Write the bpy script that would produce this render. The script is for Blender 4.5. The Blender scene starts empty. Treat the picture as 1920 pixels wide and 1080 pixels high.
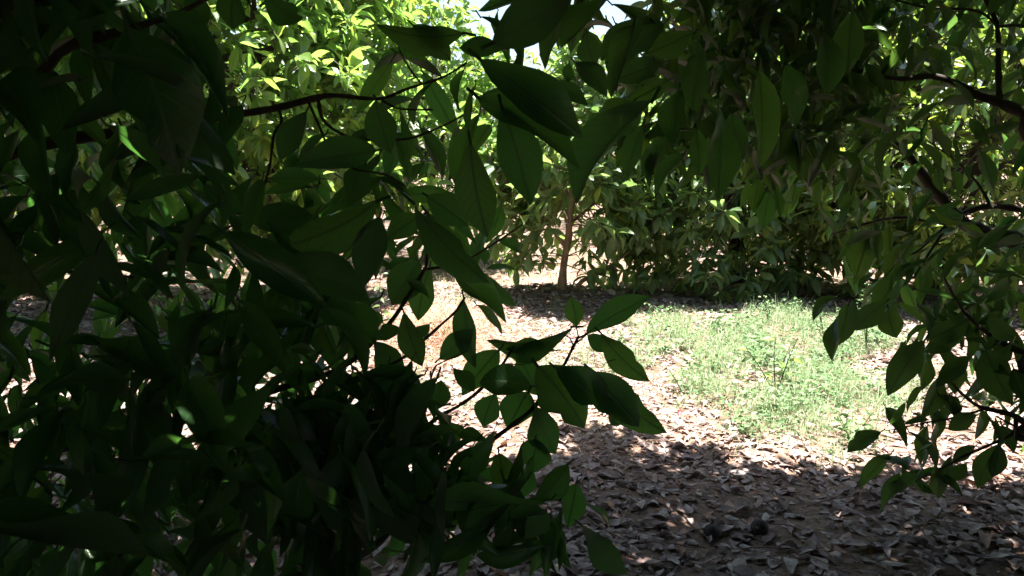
import bpy, math
import numpy as np
from mathutils import Vector, Matrix

# ------------------------------------------------------------------ camera, sky, sun, exposure
scene = bpy.context.scene
col = scene.collection
F = 1450.0                       # focal length in photograph pixels (1920 wide)
CAM = np.array([0.0, 0.0, 1.4])
PITCH = math.radians(8.6)
FWD = np.array([0, math.cos(PITCH), -math.sin(PITCH)])
UP = np.array([0, math.sin(PITCH), math.cos(PITCH)])
RIGHT = np.array([1.0, 0, 0])

cam_data = bpy.data.cameras.new('camera')
cam = bpy.data.objects.new('camera', cam_data)
col.objects.link(cam)
cam.location = CAM
cam.rotation_euler = (math.pi / 2 - PITCH, 0, 0)
cam_data.sensor_width = 36.0
cam_data.lens = F / 1920 * 36.0
cam_data.clip_start = 0.05
cam_data.clip_end = 2000
cam_data.dof.use_dof = True
cam_data.dof.focus_distance = 3.6
cam_data.dof.aperture_fstop = 11.0
scene.camera = cam

SUN_EL, SUN_AZ = math.radians(81), math.radians(-6)
world = bpy.data.worlds.new('World')
scene.world = world
world.use_nodes = True
wn = world.node_tree.nodes
sky = wn.new('ShaderNodeTexSky')
sky.sky_type = 'NISHITA'
sky.sun_disc = False
sky.sun_elevation = SUN_EL
sky.sun_rotation = SUN_AZ
sky.air_density = 1.2
sky.dust_density = 1.5
world.node_tree.links.new(sky.outputs[0], wn['Background'].inputs[0])
wn['Background'].inputs[1].default_value = 0.05

sd = bpy.data.lights.new('sun', 'SUN')
sd.energy = 5.0
sd.angle = math.radians(0.53)
sd.color = (1.0, 0.95, 0.87)
sun = bpy.data.objects.new('sun', sd)
col.objects.link(sun)
SDIR = np.array([math.sin(SUN_AZ) * math.cos(SUN_EL), math.cos(SUN_AZ) * math.cos(SUN_EL), math.sin(SUN_EL)])
sun.rotation_euler = Vector(SDIR).to_track_quat('Z', 'Y').to_euler()
sun.location = (0, 10, 20)

scene.view_settings.view_transform = 'Standard'
scene.view_settings.look = 'None'
scene.view_settings.gamma = 1.0
scene.view_settings.use_curve_mapping = False
scene.view_settings.exposure = 2.5
scene.render.engine = 'CYCLES'
scene.cycles.use_denoising = True
scene.cycles.max_bounces = 8
scene.cycles.diffuse_bounces = 4
scene.cycles.transmission_bounces = 4
scene.cycles.glossy_bounces = 2
scene.cycles.sample_clamp_indirect = 6.0

rng = np.random.RandomState(11)
COT = 1 / math.tan(SUN_EL)


# ------------------------------------------------------------------ helpers
def P(px, py, d):
    return CAM + d * (FWD + (px - 960) / F * RIGHT + (540 - py) / F * UP)


def project(p):
    q = np.asarray(p) - CAM
    d = q @ FWD
    ds = np.where(np.abs(d) < 1e-4, 1e-4, d)
    return 960 + F * (q @ RIGHT) / ds, 540 - F * (q @ UP) / ds, d


def ground_at(px, py):
    v = FWD + (px - 960) / F * RIGHT + (540 - py) / F * UP
    t = -CAM[2] / v[2]
    return CAM + t * v


def gz(x, y):
    x = np.asarray(x, float); y = np.asarray(y, float)
    z = 0.018 * np.sin(1.9 * x + 0.7) * np.cos(1.3 * y) + 0.012 * np.sin(4.3 * x - 2.1 * y) + 0.008 * np.sin(7.7 * y + 3 * x)
    z = z + 0.13 * np.exp(-((x - 0.45) ** 2 / 1.1 + (y - 8.25) ** 2 / 0.35))
    z = z + 0.11 * np.exp(-((x + 0.62) ** 2 / 0.16 + (y - 6.5) ** 2 / 0.3))
    z = z + 0.10 * np.exp(-((x + 1.3) ** 2 / 0.9 + (y - 7.4) ** 2 / 0.3))
    return z


def norm(a):
    a = np.asarray(a, float)
    return a / np.maximum(np.linalg.norm(a, axis=-1, keepdims=True), 1e-9)


def mesh_np(name, verts, tris, uvs=None, mat=None):
    """verts (V,3), tris (T,3), uvs (V,2)"""
    me = bpy.data.meshes.new(name)
    V, T = len(verts), len(tris)
    me.vertices.add(V)
    me.vertices.foreach_set('co', np.ascontiguousarray(verts, np.float32).ravel())
    me.loops.add(T * 3)
    me.loops.foreach_set('vertex_index', np.ascontiguousarray(tris, np.int32).ravel())
    me.polygons.add(T)
    me.polygons.foreach_set('loop_start', np.arange(0, T * 3, 3, dtype=np.int32))
    me.polygons.foreach_set('use_smooth', np.ones(T, bool))
    if uvs is not None:
        ul = me.uv_layers.new(name='UVMap')
        ul.data.foreach_set('uv', np.ascontiguousarray(np.asarray(uvs)[np.asarray(tris).ravel()], np.float32).ravel())
    if mat:
        me.materials.append(mat)
    me.update(calc_edges=True)
    return me


def link(name, data, parent=None, **props):
    o = bpy.data.objects.new(name, data)
    col.objects.link(o)
    if parent is not None:
        o.parent = parent
        o.matrix_parent_inverse = Matrix.Translation(-Vector(parent.location))
    for k, v in props.items():
        o[k] = v
    return o


def empty(name, loc, label, cat, group=None):
    o = bpy.data.objects.new(name, None)
    col.objects.link(o)
    o.location = loc
    o.empty_display_size = 0.2
    o['label'] = label
    o['category'] = cat
    if group:
        o['group'] = group
    return o


def smooth_path(pts, radii, n=4):
    pts = np.asarray(pts, float); radii = np.asarray(radii, float)
    if len(pts) < 3:
        return pts, radii
    out, ro = [], []
    q = np.vstack([2 * pts[0] - pts[1], pts, 2 * pts[-1] - pts[-2]])
    for i in range(1, len(q) - 2):
        for k in range(n):
            t = k / n
            a, b, c, d = q[i - 1], q[i], q[i + 1], q[i + 2]
            out.append(0.5 * ((2 * b) + (-a + c) * t + (2 * a - 5 * b + 4 * c - d) * t * t + (-a + 3 * b - 3 * c + d) * t ** 3))
            ro.append(radii[i - 1] * (1 - t) + radii[i] * t)
    out.append(pts[-1]); ro.append(radii[-1])
    return np.array(out), np.array(ro)


def tube_arrays(pts, radii, sides=6):
    pts = np.asarray(pts, float)
    n = len(pts)
    tang = np.gradient(pts, axis=0) if n > 2 else np.repeat((pts[-1] - pts[0])[None], n, 0)
    tang = norm(tang)
    ref = np.array([0.31, 0.2, 0.93]) if abs(tang[0][2]) < 0.8 else np.array([1.0, 0.1, 0])
    V = []
    for i in range(n):
        a = np.cross(tang[i], ref); a /= max(np.linalg.norm(a), 1e-6)
        b = np.cross(tang[i], a)
        for k in range(sides):
            w = 2 * math.pi * k / sides
            V.append(pts[i] + radii[i] * (math.cos(w) * a + math.sin(w) * b))
    T = []
    for i in range(n - 1):
        for k in range(sides):
            p, q = i * sides + k, i * sides + (k + 1) % sides
            T += [(p, q, q + sides), (p, q + sides, p + sides)]
    base = len(V)
    V.append(pts[-1] + tang[-1] * radii[-1] * 0.6)
    for k in range(sides):
        T.append(((n - 1) * sides + k, (n - 1) * sides + (k + 1) % sides, base))
    return np.array(V), np.array(T)


class Tubes:
    def __init__(self):
        self.V, self.T, self.n = [], [], 0

    def add(self, pts, radii, sides=5, sm=0):
        if sm:
            pts, radii = smooth_path(pts, radii, sm)
        v, t = tube_arrays(pts, radii, sides)
        self.V.append(v); self.T.append(t + self.n); self.n += len(v)

    def mesh(self, name, mat):
        return mesh_np(name, np.vstack(self.V), np.vstack(self.T), None, mat)


def curved_tube(name, pts, radii, sides, mat, parent, sm=5, bumps=0.06):
    p, r = smooth_path(pts, radii, sm)
    r = r * (1 + bumps * rng.randn(len(r)))
    v, t = tube_arrays(p, r, sides)
    return link(name, mesh_np(name, v, t, None, mat), parent)


# ------------------------------------------------------------------ materials
def new_mat(name):
    m = bpy.data.materials.new(name)
    m.use_nodes = True
    nt = m.node_tree
    for n in list(nt.nodes):
        nt.nodes.remove(n)
    return m, nt


def N(nt, typ, **kw):
    n = nt.nodes.new(typ)
    for k, v in kw.items():
        setattr(n, k, v)
    return n


def ramp(nt, stops):
    r = N(nt, 'ShaderNodeValToRGB')
    el = r.color_ramp.elements
    while len(el) < len(stops):
        el.new(0.5)
    for e, (p, c) in zip(el, stops):
        e.position = p
        e.color = (*c, 1)
    return r


def rand_value(nt):
    """one random number for each leaf, whether it is an object or an island of a mesh"""
    oi = N(nt, 'ShaderNodeObjectInfo')
    ge = N(nt, 'ShaderNodeNewGeometry')
    ad = N(nt, 'ShaderNodeMath', operation='ADD')
    nt.links.new(oi.outputs['Random'], ad.inputs[0])
    nt.links.new(ge.outputs['Random Per Island'], ad.inputs[1])
    fr = N(nt, 'ShaderNodeMath', operation='FRACT')
    nt.links.new(ad.outputs[0], fr.inputs[0])
    return fr.outputs[0], ge


def leaf_material(name, top, trans, rough=0.38, tfac=0.35, veins=True, yellow=0.06, under_mix=0.45):
    m, nt = new_mat(name)
    L = nt.links.new
    rv, ge = rand_value(nt)
    t = np.array(top)
    rp = ramp(nt, [(0.0, tuple(t * 0.72)), (0.5, tuple(t)), (1 - yellow * 1.5, tuple(t * np.array([1.35, 1.22, 1.0]))),
                   (1.0, tuple(t * np.array([3.4, 2.0, 0.9])))])
    L(rv, rp.inputs[0])
    tt = np.array(trans)
    rt = ramp(nt, [(0.0, tuple(tt * 0.7)), (0.5, tuple(tt)), (1.0, tuple(np.minimum(tt * np.array([1.5, 1.2, 1.0]), 0.9)))])
    L(rv, rt.inputs[0])
    colour = rp.outputs[0]
    if veins:
        uv = N(nt, 'ShaderNodeUVMap')
        sp = N(nt, 'ShaderNodeSeparateXYZ')
        L(uv.outputs[0], sp.inputs[0])
        # |u| from the midrib
        a = N(nt, 'ShaderNodeMath', operation='SUBTRACT'); L(sp.outputs[0], a.inputs[0]); a.inputs[1].default_value = 0.5
        ab = N(nt, 'ShaderNodeMath', operation='ABSOLUTE'); L(a.outputs[0], ab.inputs[0])
        mid = N(nt, 'ShaderNodeMapRange'); L(ab.outputs[0], mid.inputs[0])
        mid.inputs[1].default_value = 0.014; mid.inputs[2].default_value = 0.045
        mid.inputs[3].default_value = 1.0; mid.inputs[4].default_value = 0.0
        # side veins: v - 0.55|u| repeated
        k = N(nt, 'ShaderNodeMath', operation='MULTIPLY_ADD'); L(ab.outputs[0], k.inputs[0]); k.inputs[1].default_value = -0.55
        L(sp.outputs[1], k.inputs[2])
        mu = N(nt, 'ShaderNodeMath', operation='MULTIPLY'); L(k.outputs[0], mu.inputs[0]); mu.inputs[1].default_value = 9.0
        fr = N(nt, 'ShaderNodeMath', operation='PINGPONG'); L(mu.outputs[0], fr.inputs[0]); fr.inputs[1].default_value = 0.5
        vn = N(nt, 'ShaderNodeMapRange'); L(fr.outputs[0], vn.inputs[0])
        vn.inputs[1].default_value = 0.02; vn.inputs[2].default_value = 0.08
        vn.inputs[3].default_value = 0.7; vn.inputs[4].default_value = 0.0
        mx = N(nt, 'ShaderNodeMath', operation='MAXIMUM'); L(mid.outputs[0], mx.inputs[0]); L(vn.outputs[0], mx.inputs[1])
        nz = N(nt, 'ShaderNodeTexNoise'); nz.inputs['Scale'].default_value = 35.0
        oc = N(nt, 'ShaderNodeTexCoord'); L(oc.outputs['Object'], nz.inputs['Vector'])
        vm = N(nt, 'ShaderNodeMix', data_type='RGBA'); L(mx.outputs[0], vm.inputs[0])
        L(rp.outputs[0], vm.inputs[6]); vm.inputs[7].default_value = (t[0] * 3.2, t[1] * 2.2, t[2] * 2.4, 1)
        # brown blotches and scorched spots
        n3 = N(nt, 'ShaderNodeTexNoise'); n3.inputs['Scale'].default_value = 7.0; n3.inputs['Detail'].default_value = 5
        L(ge.outputs['Position'], n3.inputs['Vector'])
        n3.inputs['Scale'].default_value = 26.0
        sp2 = N(nt, 'ShaderNodeMapRange'); L(n3.outputs[0], sp2.inputs[0])
        sp2.inputs[1].default_value = 0.67; sp2.inputs[2].default_value = 0.73
        bl = N(nt, 'ShaderNodeMix', data_type='RGBA'); L(sp2.outputs[0], bl.inputs[0])
        L(vm.outputs[2], bl.inputs[6]); bl.inputs[7].default_value = (0.11, 0.065, 0.03, 1)
        colour = bl.outputs[2]
        # veins block light a little
        tv = N(nt, 'ShaderNodeMix', data_type='RGBA'); L(mx.outputs[0], tv.inputs[0])
        L(rt.outputs[0], tv.inputs[6]); tv.inputs[7].default_value = (tt[0] * 0.5, tt[1] * 0.4, tt[2] * 0.5, 1)
        tcol = tv.outputs[2]
    else:
        tcol = rt.outputs[0]
    # paler dull underside
    un = N(nt, 'ShaderNodeMix', data_type='RGBA')
    un.inputs[7].default_value = (t[0] * 1.5 + 0.02, t[1] * 1.25 + 0.02, t[2] * 1.5 + 0.015, 1)
    um = N(nt, 'ShaderNodeMath', operation='MULTIPLY'); L(ge.outputs['Backfacing'], um.inputs[0]); um.inputs[1].default_value = under_mix
    L(um.outputs[0], un.inputs[0]); L(colour, un.inputs[6])
    b = N(nt, 'ShaderNodeBsdfPrincipled')
    L(un.outputs[2], b.inputs['Base Color'])
    rr = N(nt, 'ShaderNodeMapRange'); L(ge.outputs['Backfacing'], rr.inputs[0])
    rr.inputs[3].default_value = rough; rr.inputs[4].default_value = 0.62
    L(rr.outputs[0], b.inputs['Roughness'])
    b.inputs['IOR'].default_value = 1.55
    if veins:
        bp = N(nt, 'ShaderNodeBump'); bp.inputs['Strength'].default_value = 0.25; bp.inputs['Distance'].default_value = 0.004
        ad = N(nt, 'ShaderNodeMath', operation='MULTIPLY_ADD'); L(nz.outputs[0], ad.inputs[0]); ad.inputs[1].default_value = 0.5
        L(mx.outputs[0], ad.inputs[2]); L(ad.outputs[0], bp.inputs['Height'])
        L(bp.outputs[0], b.inputs['Normal'])
    tr = N(nt, 'ShaderNodeBsdfTranslucent')
    L(tcol, tr.inputs[0])
    ms = N(nt, 'ShaderNodeMixShader'); ms.inputs[0].default_value = tfac
    L(b.outputs[0], ms.inputs[1]); L(tr.outputs[0], ms.inputs[2])
    out = N(nt, 'ShaderNodeOutputMaterial')
    L(ms.outputs[0], out.inputs[0])
    return m


def bark_material(name, c1, c2, scale=18.0):
    m, nt = new_mat(name)
    L = nt.links.new
    tc = N(nt, 'ShaderNodeTexCoord')
    mp = N(nt, 'ShaderNodeMapping'); mp.inputs['Scale'].default_value = (1, 1, 0.35)
    L(tc.outputs['Object'], mp.inputs[0])
    nz = N(nt, 'ShaderNodeTexNoise'); nz.inputs['Scale'].default_value = scale; nz.inputs['Detail'].default_value = 6
    L(mp.outputs[0], nz.inputs['Vector'])
    rp = ramp(nt, [(0.32, c1), (0.68, c2)])
    L(nz.outputs[0], rp.inputs[0])
    b = N(nt, 'ShaderNodeBsdfPrincipled'); b.inputs['Roughness'].default_value = 0.85
    L(rp.outputs[0], b.inputs['Base Color'])
    bp = N(nt, 'ShaderNodeBump'); bp.inputs['Strength'].default_value = 0.6; bp.inputs['Distance'].default_value = 0.01
    L(nz.outputs[0], bp.inputs['Height']); L(bp.outputs[0], b.inputs['Normal'])
    out = N(nt, 'ShaderNodeOutputMaterial'); L(b.outputs[0], out.inputs[0])
    return m


def dry_material(name, stops, rough=0.75, tfac=0.12, spots=True):
    m, nt = new_mat(name)
    L = nt.links.new
    rv, ge = rand_value(nt)
    rp = ramp(nt, stops)
    L(rv, rp.inputs[0])
    c = rp.outputs[0]
    if spots:
        tc = N(nt, 'ShaderNodeTexCoord')
        nz = N(nt, 'ShaderNodeTexNoise'); nz.inputs['Scale'].default_value = 45; nz.inputs['Detail'].default_value = 4
        L(ge.outputs['Position'], nz.inputs['Vector'])
        mr = N(nt, 'ShaderNodeMapRange'); L(nz.outputs[0], mr.inputs[0])
        mr.inputs[1].default_value = 0.35; mr.inputs[2].default_value = 0.7; mr.inputs[3].default_value = 0.6; mr.inputs[4].default_value = 1.15
        mu = N(nt, 'ShaderNodeVectorMath', operation='SCALE'); L(c, mu.inputs[0]); L(mr.outputs[0], mu.inputs[3])
        c = mu.outputs[0]
    b = N(nt, 'ShaderNodeBsdfPrincipled'); b.inputs['Roughness'].default_value = rough
    L(c, b.inputs['Base Color'])
    tr = N(nt, 'ShaderNodeBsdfTranslucent'); L(c, tr.inputs[0])
    ms = N(nt, 'ShaderNodeMixShader'); ms.inputs[0].default_value = tfac
    L(b.outputs[0], ms.inputs[1]); L(tr.outputs[0], ms.inputs[2])
    out = N(nt, 'ShaderNodeOutputMaterial'); L(ms.outputs[0], out.inputs[0])
    return m


def ground_material():
    m, nt = new_mat('orchard_soil')
    L = nt.links.new
    tc = N(nt, 'ShaderNodeTexCoord')
    n1 = N(nt, 'ShaderNodeTexNoise'); n1.inputs['Scale'].default_value = 1.4; n1.inputs['Detail'].default_value = 5
    n2 = N(nt, 'ShaderNodeTexNoise'); n2.inputs['Scale'].default_value = 38; n2.inputs['Detail'].default_value = 6
    L(tc.outputs['Object'], n1.inputs['Vector']); L(tc.outputs['Object'], n2.inputs['Vector'])
    r1 = ramp(nt, [(0.3, (0.10, 0.058, 0.040)), (0.5, (0.17, 0.105, 0.075)), (0.7, (0.24, 0.165, 0.12))])
    ad = N(nt, 'ShaderNodeMath', operation='MULTIPLY_ADD'); L(n2.outputs[0], ad.inputs[0]); ad.inputs[1].default_value = 0.6
    sb = N(nt, 'ShaderNodeMath', operation='SUBTRACT'); L(n1.outputs[0], sb.inputs[0]); sb.inputs[1].default_value = 0.3
    L(sb.outputs[0], ad.inputs[2]); L(ad.outputs[0], r1.inputs[0])
    b = N(nt, 'ShaderNodeBsdfPrincipled'); b.inputs['Roughness'].default_value = 0.95
    L(r1.outputs[0], b.inputs['Base Color'])
    bp = N(nt, 'ShaderNodeBump'); bp.inputs['Strength'].default_value = 0.8; bp.inputs['Distance'].default_value = 0.02
    L(n2.outputs[0], bp.inputs['Height']); L(bp.outputs[0], b.inputs['Normal'])
    out = N(nt, 'ShaderNodeOutputMaterial'); L(b.outputs[0], out.inputs[0])
    return m


M = {
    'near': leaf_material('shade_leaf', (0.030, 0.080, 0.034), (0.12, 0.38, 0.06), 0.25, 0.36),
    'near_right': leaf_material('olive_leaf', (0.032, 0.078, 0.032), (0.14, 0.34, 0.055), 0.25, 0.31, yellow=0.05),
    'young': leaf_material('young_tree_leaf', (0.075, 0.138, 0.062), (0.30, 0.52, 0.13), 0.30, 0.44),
    'bright': leaf_material('sunlit_leaf', (0.085, 0.160, 0.048), (0.31, 0.58, 0.10), 0.28, 0.48, yellow=0.10),  # raised yellow-green: the glow of sun through leaves put into the colour
    'yellow': leaf_material('sunlit_yellow_leaf', (0.085, 0.138, 0.040), (0.34, 0.54, 0.08), 0.30, 0.45, yellow=0.14),  # sunlit tint put into the leaf colour, with more yellow leaves mixed in
    'far': leaf_material('far_leaf', (0.060, 0.10, 0.030), (0.26, 0.38, 0.06), 0.40, 0.40, veins=False),
    'bark': bark_material('dark_bark', (0.035, 0.026, 0.020), (0.085, 0.062, 0.048)),
    'bark_brown': bark_material('brown_bark', (0.13, 0.085, 0.062), (0.30, 0.215, 0.165), 30.0),
    'litter': dry_material('dead_leaf', [(0.0, (0.17, 0.105, 0.090)), (0.3, (0.30, 0.205, 0.185)), (0.6, (0.42, 0.31, 0.285)),
                                         (0.88, (0.53, 0.44, 0.405)), (0.98, (0.42, 0.21, 0.13))]),
    'straw': dry_material('dry_straw', [(0.0, (0.30, 0.17, 0.10)), (0.5, (0.46, 0.30, 0.20)), (1.0, (0.55, 0.43, 0.32))], 0.7, 0.2, False),
    'straw_orange': dry_material('rusty_straw', [(0.0, (0.34, 0.14, 0.07)), (0.5, (0.48, 0.235, 0.135)), (1.0, (0.56, 0.36, 0.24))], 0.7, 0.2, False),
    'grass': dry_material('grass_blade', [(0.0, (0.11, 0.19, 0.065)), (0.45, (0.18, 0.29, 0.13)), (0.75, (0.30, 0.38, 0.21)), (1.0, (0.52, 0.48, 0.34))], 0.5, 0.35, False),
    'weed': dry_material('weed_leaf', [(0.0, (0.07, 0.15, 0.05)), (0.6, (0.125, 0.23, 0.085)), (1.0, (0.20, 0.29, 0.13))], 0.62, 0.32, False),
    'drygrass': dry_material('dry_grass', [(0.0, (0.20, 0.21, 0.09)), (0.4, (0.36, 0.32, 0.17)), (1.0, (0.50, 0.42, 0.28))], 0.6, 0.3, False),
    'soil': ground_material(),
    'fruit': bark_material('fruit_skin', (0.014, 0.011, 0.011), (0.06, 0.048, 0.044), 60.0),
    'red': dry_material('red_leaf', [(0.0, (0.55, 0.02, 0.03)), (1.0, (0.55, 0.02, 0.03))], 0.5, 0.2, False),
}


# ------------------------------------------------------------------ leaf shapes (base 0,0,0 to tip 0,1,0; width across x, 1 = full width)
def leaf_template(stations, cols, arch=0.0, bend=0.0, fold=0.12, wave=0.0, twist=0.0, peti=0.12, phase=0.0, shape=0.9, tube=True, nib=0.03):
    V, UV, T = [], [], []
    us = np.linspace(-1, 1, cols)
    rows = []
    for v in stations:
        w = 0.5 * math.sin(math.pi * min(max(v, 0), 1) ** shape) ** 0.8 if 0 < v < 1 else 0.0
        if v > 0.5:
            q = (v - 0.5) / 0.5
            w *= 1 - 0.20 * q * q * (3 - 2 * q)
        cx = bend * 4 * v * (1 - v)
        cz = arch * 4 * v * (1 - v)
        if w == 0:
            rows.append([len(V)]); V.append((cx, v, cz)); UV.append((0.5, v)); continue
        r = []
        for u in us:
            ang = twist * (v - 0.5)
            x = u * w * (1 + nib * math.sin(17 * v + 5 * phase) * (1 if u > 0 else -0.6))
            if nib > 0.05 and u == 1 and abs(v - 0.66) < 0.02:
                x *= 0.7
            z = fold * abs(u) * w * 2 + wave * abs(u) * math.sin(9 * v + phase + (1.3 if u > 0 else 0))
            r.append(len(V))
            V.append((cx + x * math.cos(ang), v, cz + z * 0.5 + x * math.sin(ang)))
            UV.append((0.5 + u * 0.5 * (w / 0.5), v))
        rows.append(r)
    for a, b in zip(rows[:-1], rows[1:]):
        if len(a) == 1:
            T += [(a[0], b[i + 1], b[i]) for i in range(len(b) - 1)]
        elif len(b) == 1:
            T += [(a[i], a[i + 1], b[0]) for i in range(len(a) - 1)]
        else:
            for i in range(len(a) - 1):
                T += [(a[i], a[i + 1], b[i + 1]), (a[i], b[i + 1], b[i])]
    if tube and peti:
        s = len(V)
        rad = 0.016
        for (yy, zz) in ((0.03, 0.0), (-peti, 0.02)):
            for k in range(3):
                w = 2 * math.pi * k / 3
                V.append((rad * 2.4 * math.cos(w), yy, zz + rad * math.sin(w))); UV.append((0.5, 0.0))
        for k in range(3):
            q = (k + 1) % 3
            T += [(s + k, s + q, s + q + 3), (s + k, s + q + 3, s + k + 3)]
        # tie the stalk to the blade so that a leaf is one piece
        T.append((rows[0][0], s, s + 1))
    return np.array(V), np.array(T), np.array(UV)


HI, LO = [], []
_vr = np.random.RandomState(3)
for k in range(10):
    kw = dict(arch=[0.05, 0.09, 0.02, 0.12, -0.03, 0.07, 0.15, 0.04, 0.10, 0.0][k], bend=[0, 0.05, -0.05, 0.02, -0.02, 0.08, 0, -0.08, 0.03, 0][k],
              fold=[0.16, 0.3, 0.1, 0.22, 0.4, 0.15, 0.25, 0.12, 0.32, 0.06][k], twist=[0, 0.4, -0.4, 0.2, 0.6, -0.2, 0.3, -0.5, 0, 0.2][k],
              phase=k * 1.7, shape=[1.0, 0.92, 1.1, 0.98, 0.95, 1.05, 0.9, 1.0, 1.12, 0.96][k])
    HI.append(leaf_template([0, .035, .1, .19, .3, .42, .54, .66, .78, .89, 1], 3, wave=0.045, nib=0.06 if k in (3, 7) else 0.02, **kw))
    LO.append(leaf_template([0, .28, .65, 1], 3, tube=False, **kw))
LEAFMESH = {}


def leaf_mesh(mat, k):
    if (mat, k) not in LEAFMESH:
        v, t, uv = HI[k]
        LEAFMESH[(mat, k)] = mesh_np('leaf_shape', v, t, uv, M[mat])
    return LEAFMESH[(mat, k)]


class Leaves:
    """a bag of leaves: base point, direction, normal, length, width, shape number"""
    def __init__(self):
        self.b, self.d, self.n, self.l, self.w, self.k = [], [], [], [], [], []

    def add(self, b, d, n, l, w, k):
        b = np.atleast_2d(b); m = len(b)
        self.b.append(b); self.d.append(np.atleast_2d(d)); self.n.append(np.atleast_2d(n))
        self.l.append(np.broadcast_to(l, m)); self.w.append(np.broadcast_to(w, m)); self.k.append(np.broadcast_to(k, m))

    def freeze(self):
        self.B = np.vstack(self.b); self.L = np.concatenate(self.l); self.W = np.concatenate(self.w); self.K = np.concatenate(self.k).astype(int)
        self.Y = norm(np.vstack(self.d))
        n = np.vstack(self.n)
        n = n - (n * self.Y).sum(1, keepdims=True) * self.Y
        bad = np.linalg.norm(n, axis=1) < 1e-4
        n[bad] = np.cross(self.Y[bad], [1.0, 0.2, 0.1])
        self.Z = norm(n)
        self.X = np.cross(self.Y, self.Z)
        return self

    def arrays(self, idx, templates):
        V, T, U, off = [], [], [], 0
        for k in range(len(templates)):
            s = idx[self.K[idx] == k]
            if len(s) == 0:
                continue
            tv, tt, tu = templates[k]
            p = (self.B[s][:, None] + self.X[s][:, None] * (tv[:, 0][None, :, None] * self.W[s][:, None, None])
                 + self.Y[s][:, None] * (tv[:, 1][None, :, None] * self.L[s][:, None, None])
                 + self.Z[s][:, None] * (tv[:, 2][None, :, None] * self.L[s][:, None, None]))
            V.append(p.reshape(-1, 3))
            T.append((tt[None] + (np.arange(len(s)) * len(tv))[:, None, None]).reshape(-1, 3) + off)
            U.append(np.tile(tu, (len(s), 1)))
            off += len(s) * len(tv)
        return np.vstack(V), np.vstack(T), np.vstack(U)

    def matrix(self, i):
        x, y, z = self.X[i] * self.W[i], self.Y[i] * self.L[i], self.Z[i] * self.L[i]
        b = self.B[i]
        return Matrix(((x[0], y[0], z[0], b[0]), (x[1], y[1], z[1], b[1]), (x[2], y[2], z[2], b[2]), (0, 0, 0, 1)))


def whorls(lv, centres, axes, n_lo, n_hi, size, droop, rs, wratio=0.40):
    """leaf rosettes at twig ends, hanging a little"""
    cnt = rs.randint(n_lo, n_hi + 1, len(centres))
    idx = np.repeat(np.arange(len(centres)), cnt)
    j = np.concatenate([np.arange(c) for c in cnt])
    m = len(idx)
    a = norm(axes[idx])
    ref = np.where(np.abs(a[:, 2:3]) < 0.9, np.array([[0, 0, 1.0]]), np.array([[1.0, 0, 0]]))
    e1 = norm(np.cross(a, ref)); e2 = np.cross(a, e1)
    az = j * 2.399 + rs.rand(len(centres))[idx] * 6.28 + rs.randn(m) * 0.25
    th = np.radians(rs.uniform(35, 85, m))
    d = a * np.cos(th)[:, None] + (e1 * np.cos(az)[:, None] + e2 * np.sin(az)[:, None]) * np.sin(th)[:, None]
    d[:, 2] -= rs.uniform(droop * 0.5, droop * 1.4, m)
    d = norm(d)
    n = np.array([[0, 0, 1.0]]) + 0.45 * rs.randn(m, 3)
    l = size * rs.uniform(0.65, 1.2, m)
    b = centres[idx] - a * (rs.rand(m) * size * 0.8)[:, None] + d * 0.03
    lv.add(b, d, n, l, l * wratio * rs.uniform(0.8, 1.15, m), rs.randint(0, 10, m))


# ------------------------------------------------------------------ the ground
def axis(lo, hi, step, far):
    mid = np.arange(lo, hi + 1e-6, step)
    grow = np.cumsum(step * 1.22 ** np.arange(1, 60))
    a = np.concatenate([lo - grow[grow < far][::-1], mid, hi + grow[grow < far]])
    return a


gx, gy = axis(-7, 7, 0.12, 400), axis(-4, 14, 0.12, 400)
XX, YY = np.meshgrid(gx, gy)
fade = np.exp(-np.maximum(0, np.hypot(XX, YY - 6) - 12) / 20)
GV = np.stack([XX, YY, gz(XX, YY) * fade], -1).reshape(-1, 3)
nx, ny = len(gx), len(gy)
ii = (np.arange(ny - 1)[:, None] * nx + np.arange(nx - 1)[None]).ravel()
GT = np.concatenate([np.stack([ii, ii + 1, ii + nx + 1], 1), np.stack([ii, ii + nx + 1, ii + nx], 1)])
ground = link('ground', mesh_np('ground', GV, GT, None, M['soil']), kind='structure')
ground['label'] = 'reddish brown orchard soil under the leaf litter'

# ------------------------------------------------------------------ trees
TREES = []        # (empty, Leaves, material key, wanted leaf objects)


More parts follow.
